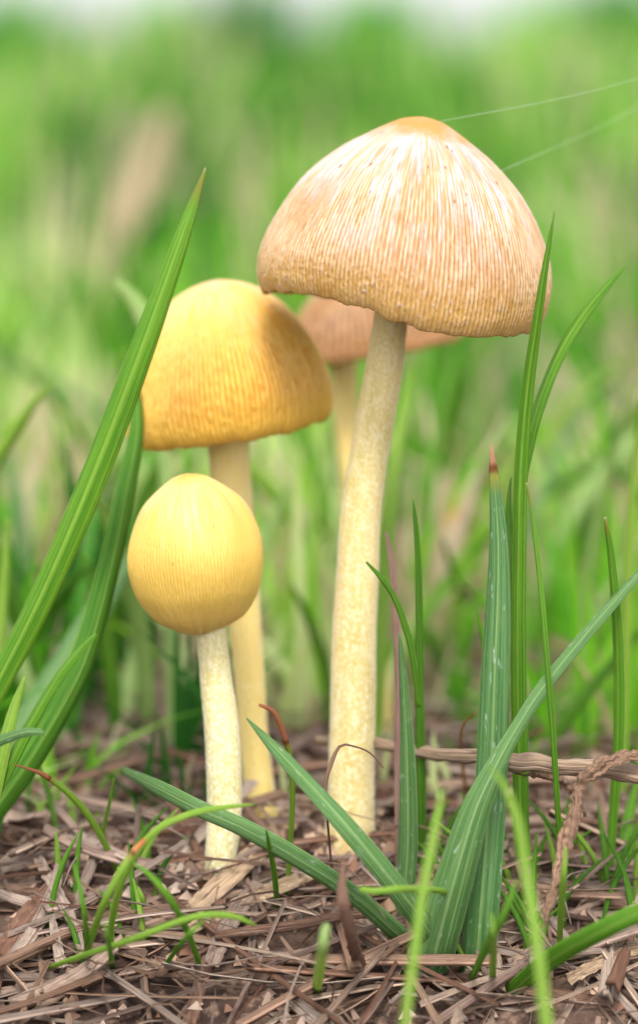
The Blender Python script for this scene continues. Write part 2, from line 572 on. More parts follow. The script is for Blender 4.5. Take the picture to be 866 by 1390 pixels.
def stem_mat(name, base, green, fleck):
    g = NT(name)
    fl, v, mott = g.attr("fleck"), g.attr("along"), g.attr("mottle")
    c = g.mix(mott, base, green)
    c = g.mix(fl, c, fleck)
    obj = g.node("ShaderNodeTexCoord").outputs["Object"]
    n = g.noise(obj, 2600.0, 3.0, 0.6)
    n5 = g.noise(obj, 500.0, 3.0, 0.6)
    c = g.mix(g.math('MULTIPLY', g.ss(g.math('ADD', v, g.math('MULTIPLY', n5, 0.10)), 0.17, 0.06), 0.75), c, (0.42, 0.27, 0.10))
    c = g.mix(g.math('MULTIPLY', g.ss(n, 0.52, 0.68), 0.5), c, fleck)
    nrm = g.bump(n, 0.35, 0.0002)
    return g.out(g.principled(c, 0.6, 0.35, nrm, Subsurface_Weight=0.3, Subsurface_Radius=(1.0, 0.7, 0.25), Subsurface_Scale=0.003,
                              Sheen_Weight=0.25, Sheen_Roughness=0.4))


def make_stem(parent, mat, P4, segs=110, rings=320, seed=0, amp=0.05):
    """P4: rows of x, y, z, radius from base to top."""
    Q = spline(P4, rings)
    T, N, B = frames(Q[:, :3], (0, -1, 0))
    th = np.linspace(0, 2 * math.pi, segs, endpoint=False)
    v = np.linspace(0, 1, rings)
    VV, TH = np.meshgrid(v, th, indexing='ij')
    cx, cy = np.cos(TH), np.sin(TH)
    L = np.linalg.norm(np.diff(Q[:, :3], axis=0), axis=1).sum()
    al = VV * L / 0.0025
    mott = noise(cx * 1.2, cy * 1.2, al * 0.28, seed + 1)
    fib = 0.5 * noise(cx * 7, cy * 7, al * 0.12, seed + 2) + 0.5 * noise(cx * 15, cy * 15, al * 0.3, seed + 6)
    fl = noise(cx * 16, cy * 16, al * 6.0, seed + 3)
    fl2 = noise(cx * 6, cy * 6, al * 1.0, seed + 4)
    fleck = 0.75 * sstep(0.44, 0.80, fl * 0.80 + fl2 * 0.28) * (1 - 0.35 * VV)
    d = amp * (mott - 0.5) + 0.05 * (fib - 0.5) + 0.045 * (fl - 0.5)
    rad = Q[:, 3][:, None] * (1 + d)
    V = Q[:, None, :3] + rad[..., None] * (cx[..., None] * N[:, None] + cy[..., None] * B[:, None])
    V = V.reshape(-1, 3) - np.asarray(parent.location)
    me = mesh_from("stem", V, grid_faces(rings, segs, True), attrs={"fleck": fleck, "along": VV, "mottle": sstep(0.34, 0.68, 0.4 * mott + 0.6 * fib)}, mat=mat)
    stem = link("stem", me, parent)
    # short white fuzz over the surface
    rs = np.random.default_rng(seed + 5)
    n = 5200
    ti, ai = rs.uniform(0.01, 0.97, n) ** 1.25, rs.uniform(0, 2 * math.pi, n)
    idx = np.clip((ti * (rings - 1)).astype(int), 0, rings - 1)
    rd = np.cos(ai)[:, None] * N[idx] + np.sin(ai)[:, None] * B[idx]
    p0 = Q[idx, :3] + rd * (Q[idx, 3] * 0.985)[:, None]
    tilt = norm(rd + rs.normal(0, 0.45, (n, 3)))
    ln = rs.uniform(0.00010, 0.00042, n)[:, None] * (1.25 - 0.6 * ti[:, None])
    tn = norm(np.cross(tilt, T[idx] + 0.01))
    w = rs.uniform(0.00002, 0.000045, n)[:, None]
    tri = np.stack([p0 - tn * w, p0 + tn * w, p0 + tilt * (ln + 0.00006)], 1).reshape(-1, 3) - np.asarray(parent.location)
    fz = link("fuzz", mesh_from("fuzz", tri, np.arange(3 * n).reshape(-1, 3), mat=M_FUZZ, smooth=False), stem)
    fz["kind"] = "stuff"
    return stem


g = NT("stem_fuzz")
M_FUZZ = g.leafy((0.70, 0.67, 0.52), 0.8, 0.5, None, None, 0.1)
g = NT("mushroom_gills")
M_GILL = g.out(g.principled((0.62, 0.42, 0.22), 0.7, 0.2))


def px_stem(rows, sink=(0.004,)):
    """rows: px, py, width_px, depth -> world rows with radius."""
    out = []
    for x, y, w, d in rows:
        p = at(x, y, d)
        out.append((*p, w * d / F / 2))
    # run on into the soil
    a, b = np.array(out[0]), np.array(out[1])
    e = a.copy()
    e[:3] = a[:3] - norm(a[:3] - 0 + 0) * 0 - np.array([0, 0, sink[0]])
    return [tuple(e)] + out


def root_at(px, py):
    d = ground_hit(px, py)
    p = at(px, py, d)
    return d, p


def tilt_axis(deg_right, deg_back):
    return np.array([math.sin(R(deg_right)), math.sin(R(deg_back)), math.cos(R(deg_right))])


# --- the large tan mushroom
M_CAP1 = cap_mat("cap_tan", (0.32, 0.145, 0.034), (0.48, 0.345, 0.21), (0.48, 0.165, 0.012), (0.43, 0.24, 0.036), 0.86, sss=0.12, rough=0.42, pale=(0.44, 0.345, 0.355))
M_STEM1 = stem_mat("stem_cream", (0.58, 0.46, 0.185), (0.46, 0.365, 0.115), (0.70, 0.63, 0.43))
M_STEM2 = stem_mat("stem_yellow", (0.70, 0.53, 0.17), (0.62, 0.46, 0.12), (0.70, 0.59, 0.30))
M_STEM3 = stem_mat("stem_pale", (0.55, 0.475, 0.22), (0.46, 0.395, 0.15), (0.70, 0.67, 0.53))

d1, p1 = root_at(474, 1150)
m1 = tag(empty("mushroom", p1), "tall mushroom with the largest cap, tan and finely ribbed, on a long cream stem", "mushroom", "mushrooms in the cluster")
dc = d1 - 0.006
base = at(545, 420, dc)
sc = 198 * dc / F
prof1 = [(1.315, 0.0), (1.305, 0.07), (1.275, 0.17), (1.165, 0.36), (1.045, 0.535), (0.85, 0.735), (0.63, 0.875), (0.42, 0.965), (0.25, 1.0), (0.10, 0.99), (0.02, 0.965), (-0.02, 0.94)]
# angle 0 = picture right, 3*pi/2 = towards the viewer, pi = picture left
lift1 = ([0.0, 0.6, 1.6, 2.6, 3.14, 3.5, 4.05, 4.45, 4.7, 5.0, 5.5, 6.0], [0.03, 0.0, 0.0, 0.0, 0.02, 0.07, 0.085, 0.045, -0.02, -0.045, -0.05, 0.0])
cap, fr = make_cap(m1, M_CAP1, base, tilt_axis(6.5, 1.5), sc, prof1, 196, 1200, 150, lift1, amp=0.012, seed=3, streak_amt=0.9, streak_lo=0.40, rib_top=1.0, specks=14, tan_amt=0.75)
make_gills(cap, m1, M_GILL, base, fr, sc, 64)
top = base + fr[0] * sc * 0.62
rows = [(474, 1150, 72, d1), (476, 1100, 63, d1 - 0.0005), (478, 1000, 61, d1 - 0.001), (479.5, 900, 61, d1 - 0.002), (484, 800, 58, d1 - 0.003),
        (490, 700, 55, d1 - 0.004), (504, 600, 52, d1 - 0.005), (518, 520, 51, dc), (528, 450, 47, dc), (535, 400, 46, dc), (541, 350, 46, dc)]
make_stem(m1, M_STEM1, px_stem(rows), seed=21)

# --- the yellow-orange bell
M_CAP2 = cap_mat("cap_orange", (0.52, 0.225, 0.012), (0.68, 0.42, 0.07), (0.50, 0.35, 0.17), (0.70, 0.44, 0.07), 0.93, sss=0.4, rough=0.42, pale=(0.54, 0.39, 0.20))
d2, p2 = root_at(354, 1126)
m2 = tag(empty("mushroom", p2), "mushroom with an orange-yellow bell cap partly hidden by a long grass blade", "mushroom", "mushrooms in the cluster")
dc = d2 + 0.002
base = at(322, 584, dc)
sc = 136 * dc / F
prof2 = [(1.51, 0.0), (1.50, 0.10), (1.46, 0.25), (1.37, 0.43), (1.21, 0.61), (1.0, 0.765), (0.78, 0.885), (0.56, 0.965), (0.36, 1.0), (0.18, 0.985), (0.06, 0.945), (-0.01, 0.885), (-0.04, 0.81)]
cap, fr = make_cap(m2, M_CAP2, base, tilt_axis(-8.5, 2.0), sc, prof2, 118, 900, 130, None, flare=0.13, tan_amt=0.45, lump_amt=0.07, amp=0.022, seed=31, streak_amt=0.7, streak_lo=0.72, rib_top=0.95, specks=3)
make_gills(cap, m2, M_GILL, base, fr, sc, 54)
rows = [(356, 1128, 50, d2), (353, 1085, 43, d2), (344, 1000, 40, d2), (337, 900, 42, d2), (329, 800, 45, d2), (319, 700, 52, d2 + 0.001), (311, 620, 55, dc), (309, 540, 54, dc), (307, 500, 50, dc)]
make_stem(m2, M_STEM2, px_stem(rows), seed=41, rings=240)

# --- the small egg-shaped one
M_CAP3 = cap_mat("cap_yellow", (0.53, 0.335, 0.05), (0.60, 0.405, 0.09), (0.50, 0.22, 0.016), (0.66, 0.45, 0.12), 0.93, sss=0.40, rough=0.45, pale=(0.56, 0.42, 0.19))
d3, p3 = root_at(297, 1196)
m3 = tag(empty("mushroom", p3), "small mushroom with a closed egg-shaped lemon-yellow cap", "mushroom", "mushrooms in the cluster")
dc = d3 + 0.0
base = at(273, 858, dc)
sc = 92 * dc / F
prof3 = [(2.35, 0.0), (2.335, 0.12), (2.27, 0.29), (2.07, 0.565), (1.86, 0.76), (1.45, 0.945), (1.07, 1.0), (0.65, 0.925), (0.36, 0.77), (0.18, 0.60), (0.05, 0.36), (0.0, 0.22)]
cap, fr = make_cap(m3, M_CAP3, base, tilt_axis(-4.0, 3.0), sc, prof3, 120, 760, 130, None, tan_amt=0.4, lump_amt=0.10, amp=0.008, seed=51, streak_amt=0.75, streak_lo=0.66, closed_bottom=True, rib_top=0.97, specks=2)
rows = [(296, 1198, 36, d3), (300, 1160, 42, d3), (305, 1100, 47, d3 + 0.0005), (302, 1000, 47, d3 + 0.001), (293, 920, 43, d3 + 0.001), (288, 865, 40, dc), (284, 830, 38, dc), (280, 800, 30, dc)]
make_stem(m3, M_STEM3, px_stem(rows), seed=61, rings=200)

# --- the one behind
M_CAP4 = cap_mat("cap_brown", (0.13, 0.045, 0.010), (0.34, 0.17, 0.045), (0.5, 0.25, 0.1), (0.30, 0.14, 0.045), 0.95, sss=0.15, pale=(0.50, 0.36, 0.26))
d4, p4 = root_at(517, 1012)
m4 = tag(empty("mushroom", p4), "blurred brown-capped mushroom standing behind the tall one, its cap half covered", "mushroom", "mushrooms in the cluster")
dc = d4 - 0.002
base = at(512, 475, dc)
sc = 117 * dc / F
prof4 = [(0.98, 0.0), (0.97, 0.10), (0.93, 0.28), (0.82, 0.52), (0.62, 0.75), (0.40, 0.90), (0.20, 0.98), (0.05, 1.0), (0.0, 0.98)]
cap, fr = make_cap(m4, M_CAP4, base, tilt_axis(-9, 1.0), sc, prof4, 62, 420, 70, None, amp=0.03, seed=71, streak_amt=0.25, streak_lo=0.45)
make_gills(cap, m4, M_GILL, base, fr, sc, 40)
rows = [(517, 1012, 32, d4), (513, 920, 30, d4), (502, 820, 31, d4), (486, 700, 33, dc), (473, 600, 35, dc), (467, 510, 37, dc), (467, 450, 36, dc)]
make_stem(m4, M_STEM2, px_stem(rows), seed=81, rings=120, segs=40)


# ------------------------------------------------------------------ grass blades in focus
def blade_mesh(rows, roll=0.0, fold=0.18, twist=0.0, thick=0.00016, n=44, cols=7, wave=0.0, seed=0, crumple=0.0):
    """rows: x,y,z,width(m). Folded ribbon with thickness facing the viewer, rolled by roll (radians)."""
    Q = spline(rows, n)
    Q[:, 3] = np.clip(Q[:, 3], 0.00003, None)
    P = Q[:, :3]
    T = norm(np.gradient(P, axis=0))
    view = norm(P - CAM[None])
    W = norm(np.cross(T, view))
    N = norm(np.cross(W, T))
    v = np.linspace(0, 1, n)
    ang = roll + twist * (v - 0.5)
    if wave:
        ang = ang + wave * (noise(v * 4, seed * 1.7, 0, 9) - 0.5)
    Wd = np.cos(ang)[:, None] * W + np.sin(ang)[:, None] * N
    Nd = np.cos(ang)[:, None] * N - np.sin(ang)[:, None] * W
    u = np.linspace(-1, 1, cols)
    w = Q[:, 3] / 2 / max(math.cos(roll), 0.4)
    dep = (np.abs(u)[None] * fold * 2 + 0.05 * np.cos(u * math.pi * 2)[None]) * w[:, None]
    topV = P[:, None] + (w[:, None] * u[None])[..., None] * Wd[:, None] + dep[..., None] * Nd[:, None]
    if crumple:
        k1 = noise(topV[..., 0] * 900, topV[..., 1] * 900, topV[..., 2] * 900, 91) - 0.5
        k2 = noise(topV[..., 0] * 2200, topV[..., 1] * 2200, topV[..., 2] * 2200, 92) - 0.5
        topV = topV + (crumple * (k1 * 1.3 + k2 * 0.8))[..., None] * Nd[:, None] + (crumple * 0.8 * k2)[..., None] * Wd[:, None]
    th = thick * np.clip(1 - 0.75 * np.abs(u), 0.2, 1)[None, :, None] * np.clip(w / 0.0012, 0.25, 1.4)[:, None, None]
    botV = topV - th * Nd[:, None]
    ring = np.concatenate([topV, botV[:, ::-1]], 1)
    ns = 2 * cols
    uu = np.concatenate([(u + 1) / 2, ((u + 1) / 2)[::-1]])
    UV = np.stack(np.broadcast_arrays(uu[None], v[:, None]), -1).reshape(-1, 2)
    Fc = grid_faces(n, ns, True).tolist() + [tuple(range(ns))[::-1], tuple(range((n - 1) * ns, n * ns))]
    return ring.reshape(-1, 3), Fc, UV


def tube_mesh(rows, segs=10, n=40, flat=1.0, rough=0.0, seed=0, ends=True):
    Q = spline(rows, n)
    Q[:, 3] = np.clip(Q[:, 3], 0.00002, None)
    T, N, B = frames(Q[:, :3], (0.15, -1, 0.25))
    th = np.linspace(0, 2 * math.pi, segs, endpoint=False)
    r = np.repeat(Q[:, 3][:, None] / 2, segs, 1)
    if rough:
        v = np.linspace(0, 1, n)
        r = r * (1 + rough * (noise(np.cos(th)[None] * 2, np.sin(th)[None] * 2, v[:, None] * n * 0.35, seed) - 0.5) * 2)
    V = Q[:, None, :3] + r[..., None] * (np.cos(th)[None, :, None] * N[:, None] + flat * np.sin(th)[None, :, None] * B[:, None])
    UV = np.stack(np.broadcast_arrays((th / 2 / math.pi)[None], np.linspace(0, 1, n)[:, None]), -1).reshape(-1, 2)
    Fc = grid_faces(n, segs, True).tolist() + [tuple(range(segs))[::-1], tuple(range((n - 1) * segs, n * segs))]
    return V.reshape(-1, 3), Fc, UV


def world_rows(pts, d0, d1, ds=None, lie=0.0):
    """pts (px,py,width px) root to tip; depth eases from d0 (None: where the root meets the ground) to d1."""
    if d0 is None:
        d0 = ground_hit(pts[0][0], pts[0][1])
    q = np.array([(p[0], p[1]) for p in pts], float)
    s = np.concatenate([[0], np.cumsum(np.linalg.norm(np.diff(q, axis=0), axis=1))])
    s /= s[-1]
    dd = [(ds[k] if ds is not None else d0 + (d1 - d0) * s[k]) for k in range(len(pts))]
    if lie:                                          # lies on the litter all along
        dd = [ground_hit(p[0], p[1]) - lie for p in pts]
    elif 1150 < pts[0][1] < 1380 and 0 < pts[0][0] < 866:   # stands where its root meets the ground
        delta = ground_hit(pts[0][0], pts[0][1]) - dd[0]
        dd = [v + delta * (1 - s[k]) ** 3 for k, v in enumerate(dd)]
        for k in range(1, len(pts)):                 # never under the litter
            if pts[k][1] > 950:
                dd[k] = min(dd[k], ground_hit(pts[k][0], pts[k][1]) - 0.0035)
    rows = []
    for k, (x, y, w) in enumerate(pts):
        d = dd[k]
        rows.append((*at(x, y, d), w * d / F))
    return rows


GROUP_G = "grass blades around the mushrooms"


def blade(label, pts, mat, d0=None, d1=None, ds=None, roll=0.25, fold=0.18, twist=0.0, wave=0.4, name="grass_shoot", group=GROUP_G, sink=True, seed=0, n=44, cols=7, crumple=0.0, lie=0.0):
    if d1 is None and ds is None:
        d1 = ground_hit(pts[0][0], pts[0][1]) if d0 is None else d0
    rows = world_rows(pts, d0, d1, ds, lie)
    if sink:
        a, b = np.array(rows[0]), np.array(rows[1])
        e = a.copy()
        e[:3] = a[:3] + norm(a[:3] - b[:3]) * 0.003 - np.array([0, 0, 0.002])
        rows = [tuple(e)] + rows
        gz = float(ground_z(e[0], e[1])) - 0.002
        if e[2] > gz + 0.001:                        # carry the blade on down into the soil
            e2 = e.copy()
            e2[2] = gz
            rows = [tuple(e2)] + rows
    V, Fc, UV = blade_mesh(rows, roll, fold, twist, wave=wave, seed=seed + len(label or name), n=n, cols=cols, crumple=crumple)
    org = np.array(rows[0][:3])
    o = link(name, mesh_from(name, V - org, Fc, uv=UV, mat=mat))
    o.location = org
    if label:
        tag(o, label, "grass", group)
    return o


def wire(label, pts, mat, d0=None, d1=None, ds=None, name="grass_shoot", cat="grass", group=GROUP_G, sink=True, flat=0.7, rough=0.0, segs=10, n=44, seed=0, lie=0.0):
    if d1 is None and ds is None:
        d1 = ground_hit(pts[0][0], pts[0][1]) if d0 is None else d0
    rows = world_rows(pts, d0, d1, ds, lie)
    if sink:
        a, b = np.array(rows[0]), np.array(rows[1])
        e = a.copy()
        e[:3] = a[:3] + norm(a[:3] - b[:3]) * 0.003 - np.array([0, 0, 0.002])
        rows = [tuple(e)] + rows
        gz = float(ground_z(e[0], e[1])) - 0.002
        if e[2] > gz + 0.001:
            e2 = e.copy()
            e2[2] = gz
            rows = [tuple(e2)] + rows
    V, Fc, UV = tube_mesh(rows, segs, n, flat, rough, seed)
    org = np.array(rows[0][:3])
    o = link(name, mesh_from(name, V - org, Fc, uv=UV, attrs={"rnd": np.full(len(V), random.random())}, mat=mat))
    o.location = org
    if label:
        tag(o, label, cat, group)
    return o


def fine_shoots():
    r3 = np.random.default_rng(8)
    for k in range(60):
        if k < 44:
            px, py, lab = r3.uniform(555, 880), r3.uniform(1150, 1330), "fine short green shoot in the litter at the lower right"
        else:
            px, py, lab = r3.uniform(-10, 250), r3.uniform(1120, 1320), "fine short green shoot in the litter at the lower left"
        hgt, bend = r3.uniform(50, 150), r3.normal(0, 35)
        pts = [(px, py, 6), (px + bend * .15, py - hgt * .35, 8), (px + bend * .5, py - hgt * .7, 7), (px + bend, py - hgt, 2)]
        blade(lab, pts, [M_BRIGHT, M_LIME, M_MID][k % 3], roll=r3.uniform(-.5, .5), fold=.25, n=20, cols=5, group="fine shoots in the litter")


fine_shoots()
# left of the mushrooms
blade("long bright green blade leaning right across the edge of the orange-yellow cap",
      [(-110, 1120, 30), (-50, 1010, 32), (0, 920, 34), (58, 805, 36), (127, 645, 38), (186, 490, 35), (233, 360, 26), (262, 278, 15), (279, 228, 2)], M_WHITETIP,
      ds=[.402, .398, .396, .393, .390, .388, .388, .389, .390], roll=0.2, fold=0.22, wave=0.25)
blade("dark green blade rising behind the long leaning one at the left edge",
      [(-60, 1175, 38), (-15, 1110, 40), (45, 1025, 42), (112, 905, 37), (150, 775, 31), (174, 660, 27), (187, 590, 21), (187, 540, 15), (182, 490, 4)], M_MID,
      ds=[.392, .393, .394, .396, .399, .402, .405, .408, .410], roll=-0.35, fold=0.25, wave=0.3)
blade("blurred pale blade whose whitish tip bends left behind the long leaning one",
      [(236, 1040, 14), (232, 900, 17), (228, 750, 18), (222, 600, 18), (210, 480, 22), (190, 420, 23), (158, 380, 9)], M_PALE, d1=.455, roll=0.1, fold=0.1)
blade("narrow pale green blade crossing in front of the dark left blade, tip pointing right",
      [(-40, 1120, 16), (0, 1062, 17), (40, 985, 16), (80, 918, 14), (110, 880, 12), (131, 860, 4)], M_BRIGHT, ds=[.385, .384, .383, .382, .382, .382], roll=0.5)
blade("short upright light green blade at the left edge",
      [(-18, 1125, 18), (0, 1040, 19), (18, 965, 15), (34, 918, 4)], M_LIME, ds=[.384, .383, .383, .383], roll=0.3)
blade("short bluish blade curling over at the left edge",
      [(-60, 1070, 14), (-30, 1022, 15), (5, 1003, 14), (38, 993, 12), (60, 994, 7)], M_BLUE, ds=[.378, .376, .374, .372, .371], roll=0.3)
blade("straight pale blade beside the left edge, softly blurred",
      [(-12, 960, 16), (-2, 880, 17), (5, 790, 14), (11, 705, 6)], M_LIME, d0=.43, d1=.43, roll=0.2)
blade("broad bluish blurred blade behind the dark left blade",
      [(-20, 1065, 34), (30, 985, 36), (90, 890, 36), (150, 800, 30), (205, 720, 12)], M_BLUE, d0=.425, d1=.44, roll=0.2)
wire("thin arching blade with a curled brown tip low on the left",
     [(158, 1180, 8), (140, 1140, 9), (115, 1100, 10), (88, 1072, 9), (60, 1052, 7), (40, 1044, 4), (20, 1038, 2)], M_TIPPED, d1=.378, flat=0.5)
wire("tiny upright yellow-green shoot above the pale straw on the left",
     [(137, 1160, 6), (141, 1125, 6), (149, 1090, 5), (155, 1056, 2)], M_LIME, d1=.39, flat=0.5)
wire("wiry lime blade arching right in front of the small mushroom stem",
     [(152, 1306, 8), (152, 1255, 9), (163, 1205, 9.5), (185, 1160, 9.5), (215, 1125, 9), (262, 1104, 9), (305, 1096, 7), (345, 1092, 3)], M_LIME, d0=.356, d1=.368, flat=0.6)
wire("wiry lime blade with an orange tip beside the arching one",
     [(112, 1312, 10), (122, 1280, 10), (140, 1230, 10), (163, 1185, 10), (180, 1158, 9), (197, 1139, 5)], M_TIPSHORT, d0=.355, d1=.364, flat=0.6)
wire("thin green blade slanting down right from the arching lime one",
     [(272, 1315, 7), (258, 1272, 8.5), (236, 1228, 9), (208, 1192, 8), (180, 1170, 3)], M_BRIGHT, d0=.354, d1=.360, flat=0.6)
wire("long thin yellow-green blade lying low across the straw",
     [(60, 1318, 6), (105, 1300, 8), (180, 1275, 9), (240, 1252, 9), (280, 1242, 9), (318, 1244, 8), (347, 1256, 4)], M_LIME, d0=.354, d1=.362, flat=0.6)
wire("short thin shoot standing left of the orange-tipped blade",
     [(118, 1312, 7), (117, 1260, 7), (111, 1215, 6.5), (101, 1173, 3)], M_BRIGHT, d0=.357, d1=.366, flat=0.6)
wire("small green shoot crossing beneath the slanting thin blade",
     [(225, 1312, 8), (250, 1276, 8), (277, 1250, 4)], M_BRIGHT, d0=.352, d1=.356, flat=0.6)
wire("stubby green shoot at the foot of the arching lime blade",
     [(153, 1312, 8), (148, 1280, 7), (142, 1250, 3)], M_BRIGHT, d0=.352, d1=.354, flat=0.6)
# across the foot of the mushrooms
blade("long blue-green blade lying across the foot of the small mushroom",
      [(560, 1290, 26), (520, 1250, 25), (470, 1208, 25), (400, 1163, 26), (330, 1124, 25), (270, 1098, 23), (215, 1070, 21), (165, 1045, 10)], M_BLUE,
      ds=[.361, .365, .369, .372, .374, .377, .386, .400], roll=0.2, fold=0.1)
blade("blue-green blade slanting up left to a sharp tip in front of the large stem",
      [(610, 1310, 30), (585, 1268, 30), (545, 1212, 30), (480, 1132, 28), (425, 1070, 24), (375, 1017, 17), (335, 975, 2)], M_BLUE,
      ds=[.352, .356, .361, .368, .374, .378, .381], roll=-0.25, fold=0.15)
wire("slender dark stalk with a hooked brown tip beside the yellow stem",
     [(389, 1222, 7), (394, 1150, 7.5), (397, 1085, 8), (394, 1030, 8), (382, 988, 8), (370, 965, 7), (352, 957, 4)], M_TIPPED, d1=.377, flat=0.6)
wire("short dark green shoot in front of the lying blue-green blade",
     [(377, 1240, 8), (373, 1190, 8), (366, 1150, 6.5), (361, 1126, 2)], M_BRIGHT, d1=.371, flat=0.5)
# right of the large stem
blade("straight narrow dark green blade standing free right of the large stem",
      [(572, 1180, 11), (570, 1060, 13), (567, 940, 13), (567, 850, 11), (566, 770, 9.5), (563, 715, 7.5), (560, 678, 2)], M_MID, d1=.386, roll=0.4, fold=0.3)
blade("short thin blade curving left off the narrow dark green one",
      [(568, 960, 6), (560, 895, 9), (551, 855, 9), (535, 812, 8), (517, 785, 7), (497, 763, 3)], M_BRIGHT, ds=[.388, .386, .385, .384, .383, .383], roll=0.3, sink=False)
blade("blue-grey flat blade standing beside the narrow dark green one",
      [(547, 1245, 24), (553, 1150, 27), (553, 1060, 24), (551, 990, 18), (547, 920, 12), (542, 860, 3)], M_BLUE, d1=.384, roll=0.15, fold=0.1)
wire("withered purplish stalk standing behind the blue-grey blade",
     [(540, 1110, 9), (540, 1000, 9.5), (540, 900, 10), (537, 830, 9), (532, 770, 8), (524, 722, 4)], M_MAUVE, d0=.398, d1=.400, name="withered_stalk", cat="stalk", group=None, flat=0.8, rough=0.12)
blade("broad blue-green blade with a withered brown point",
      [(645, 1330, 44), (652, 1240, 48), (660, 1140, 46), (667, 1030, 43), (671, 920, 40), (675, 820, 34), (676, 740, 26), (672, 670, 17), (669, 637, 12), (667, 602, 2)], M_BLUETIP,
      ds=[.355, .362, .370, .376, .379, .381, .382, .383, .383, .383], roll=0.15, fold=0.12, wave=0.2)
blade("tallest green blade on the right, its tip reaching past the large cap",
      [(716, 1225, 17), (708, 1150, 20), (704, 1020, 22), (702, 880, 21), (703, 760, 20), (706, 640, 19), (715, 530, 17), (726, 450, 14), (738, 370, 10), (752, 287, 1.5)], M_BRIGHT,
      ds=[.382, .383, .384, .384, .384, .383, .381, .379, .377, .376], roll=0.2, fold=0.28, wave=0.2)
blade("curved green blade branching right from the tallest one",
      [(698, 760, 10), (701, 690, 14), (712, 620, 16), (730, 550, 17), (757, 482, 16), (790, 428, 15), (825, 385, 10), (846, 363, 3)], M_BRIGHT,
      ds=[.387, .387, .388, .388, .389, .390, .391, .392], roll=0.45, fold=0.2, sink=False)
blade("small blade tip peeking out between the brown-pointed and tallest blades",
      [(700, 900, 10), (696, 800, 13), (690, 725, 11), (690, 680, 7), (693, 648, 2)], M_MID, d0=.388, d1=.389, roll=0.2, sink=False)
blade("thin yellowish blade with a bleached tip right of the tallest one",
      [(764, 1260, 7), (757, 1120, 8), (748, 980, 8.5), (740, 880, 8), (732, 790, 8), (722, 705, 6), (714, 655, 2)], M_WHITETIP, ds=[.366, .371, .374, .376, .378, .380, .381], roll=0.3, fold=0.25)
blade("long blue-green blade bending from the bottom up to the right edge",
      [(580, 1335, 60), (595, 1275, 58), (618, 1190, 52), (645, 1100, 40), (675, 1035, 27), (700, 990, 20), (735, 935, 20), (790, 866, 17), (850, 797, 14), (905, 735, 4)], M_BLUE,
      ds=[.348, .353, .360, .366, .370, .373, .376, .381, .388, .395], roll=0.1, fold=0.14, twist=0.8, wave=0.1)
blade("upright green blade with a torn white tip near the right edge",
      [(824, 1200, 11), (832, 1100, 13), (838, 1000, 14), (838, 900, 14), (833, 810, 12), (827, 745, 9), (820, 702, 4)], M_WHITETIP, d1=.386, roll=0.3, fold=0.28)
blade("tall softly blurred blade running up along the right edge",
      [(842, 1090, 13), (846, 950, 15), (850, 820, 14), (856, 690, 12), (866, 575, 8), (875, 520, 3)], M_LIME, d1=.425, roll=0.3)
blade("dark green blurred blade slanting up right behind the thin yellowish one",
      [(730, 1050, 18), (762, 985, 20), (800, 935, 18), (840, 890, 14), (880, 845, 5)], M_MID, d1=.44, roll=0.2)
blade("wide green blade sweeping out of the bottom right corner",
      [(690, 1352, 22), (740, 1308, 27), (800, 1272, 28), (866, 1240, 26), (940, 1215, 18), (990, 1205, 5)], M_BRIGHT,
      ds=[.346, .350, .352, .354, .356, .358], roll=-0.15, fold=0.1)
blade("small pointed blade tip beside the brown-pointed blade",
      [(668, 960, 9), (662, 900, 12), (655, 862, 9), (648, 830, 2)], M_BRIGHT, d0=.395, d1=.397, roll=0.2, sink=False)
wire("short yellow-green hollow stalk with a cut end lying by the slanting blades",
     [(628, 1216, 8), (590, 1208, 9), (545, 1207, 10), (510, 1210, 9), (489, 1207, 9)], M_LIME, d0=.355, d1=.357, sink=False, flat=0.9)
blade("blurred lime blade in front of the blue-grey blade foot",
      [(545, 1420, 11), (562, 1290, 13), (575, 1200, 13), (590, 1125, 11), (600, 1070, 5)], M_LIME, ds=[.328, .331, .334, .337, .340], roll=0.2)
blade("blurred pale blade bent over in front of the tallest blade foot",
      [(745, 1440, 16), (728, 1290, 16), (714, 1200, 15), (702, 1120, 13), (684, 1068, 9), (664, 1042, 3)], M_LIME, ds=[.322, .326, .330, .332, .334, .336], roll=0.3)
blade("small lime blade forking up right beside the broad blue-green foot",
      [(636, 1335, 9), (665, 1275, 11), (688, 1230, 10), (700, 1195, 3)], M_BRIGHT, d0=.347, d1=.352, roll=0.3)
blade("thin yellowing blade upright at the broad blue-green foot",
      [(668, 1335, 9), (669, 1280, 9), (667, 1240, 3)], M_LIME, d0=.347, d1=.350, roll=0.2)
blade("light green blurred blade standing behind the hanging withered leaf",
      [(758, 1290, 8), (760, 1250, 9), (764, 1195, 9), (767, 1150, 4)], M_LIME, d0=.364, d1=.366, roll=0.2)
blade("blurred light green blade below the upright torn-tipped one",
      [(846, 1230, 18), (846, 1170, 20), (852, 1110, 16), (866, 1050, 4)], M_BRIGHT, d0=.40, d1=.406, roll=0.2)
blade("green leaf scrap standing in the straw below the red-brown twig",
      [(428, 1350, 14), (436, 1300, 15), (441, 1262, 12), (444, 1254, 9)], M_PALE, d0=.344, d1=.347, roll=0.1)
blade("yellow-green blurred blade behind the blue-green slanting foot",
      [(640, 1130, 14), (655, 1060, 16), (668, 1000, 12), (690, 950, 4)], M_BRIGHT, d1=.40, roll=0.2)
wire("orange withered tendril curling up left of the brown-pointed blade",
     [(632, 1110, 6), (630, 1060, 5), (625, 1015, 4), (628, 985, 3.5), (645, 968, 2)], M_ORANGE, d1=.396, name="withered_tendril", cat="tendril", group=None)
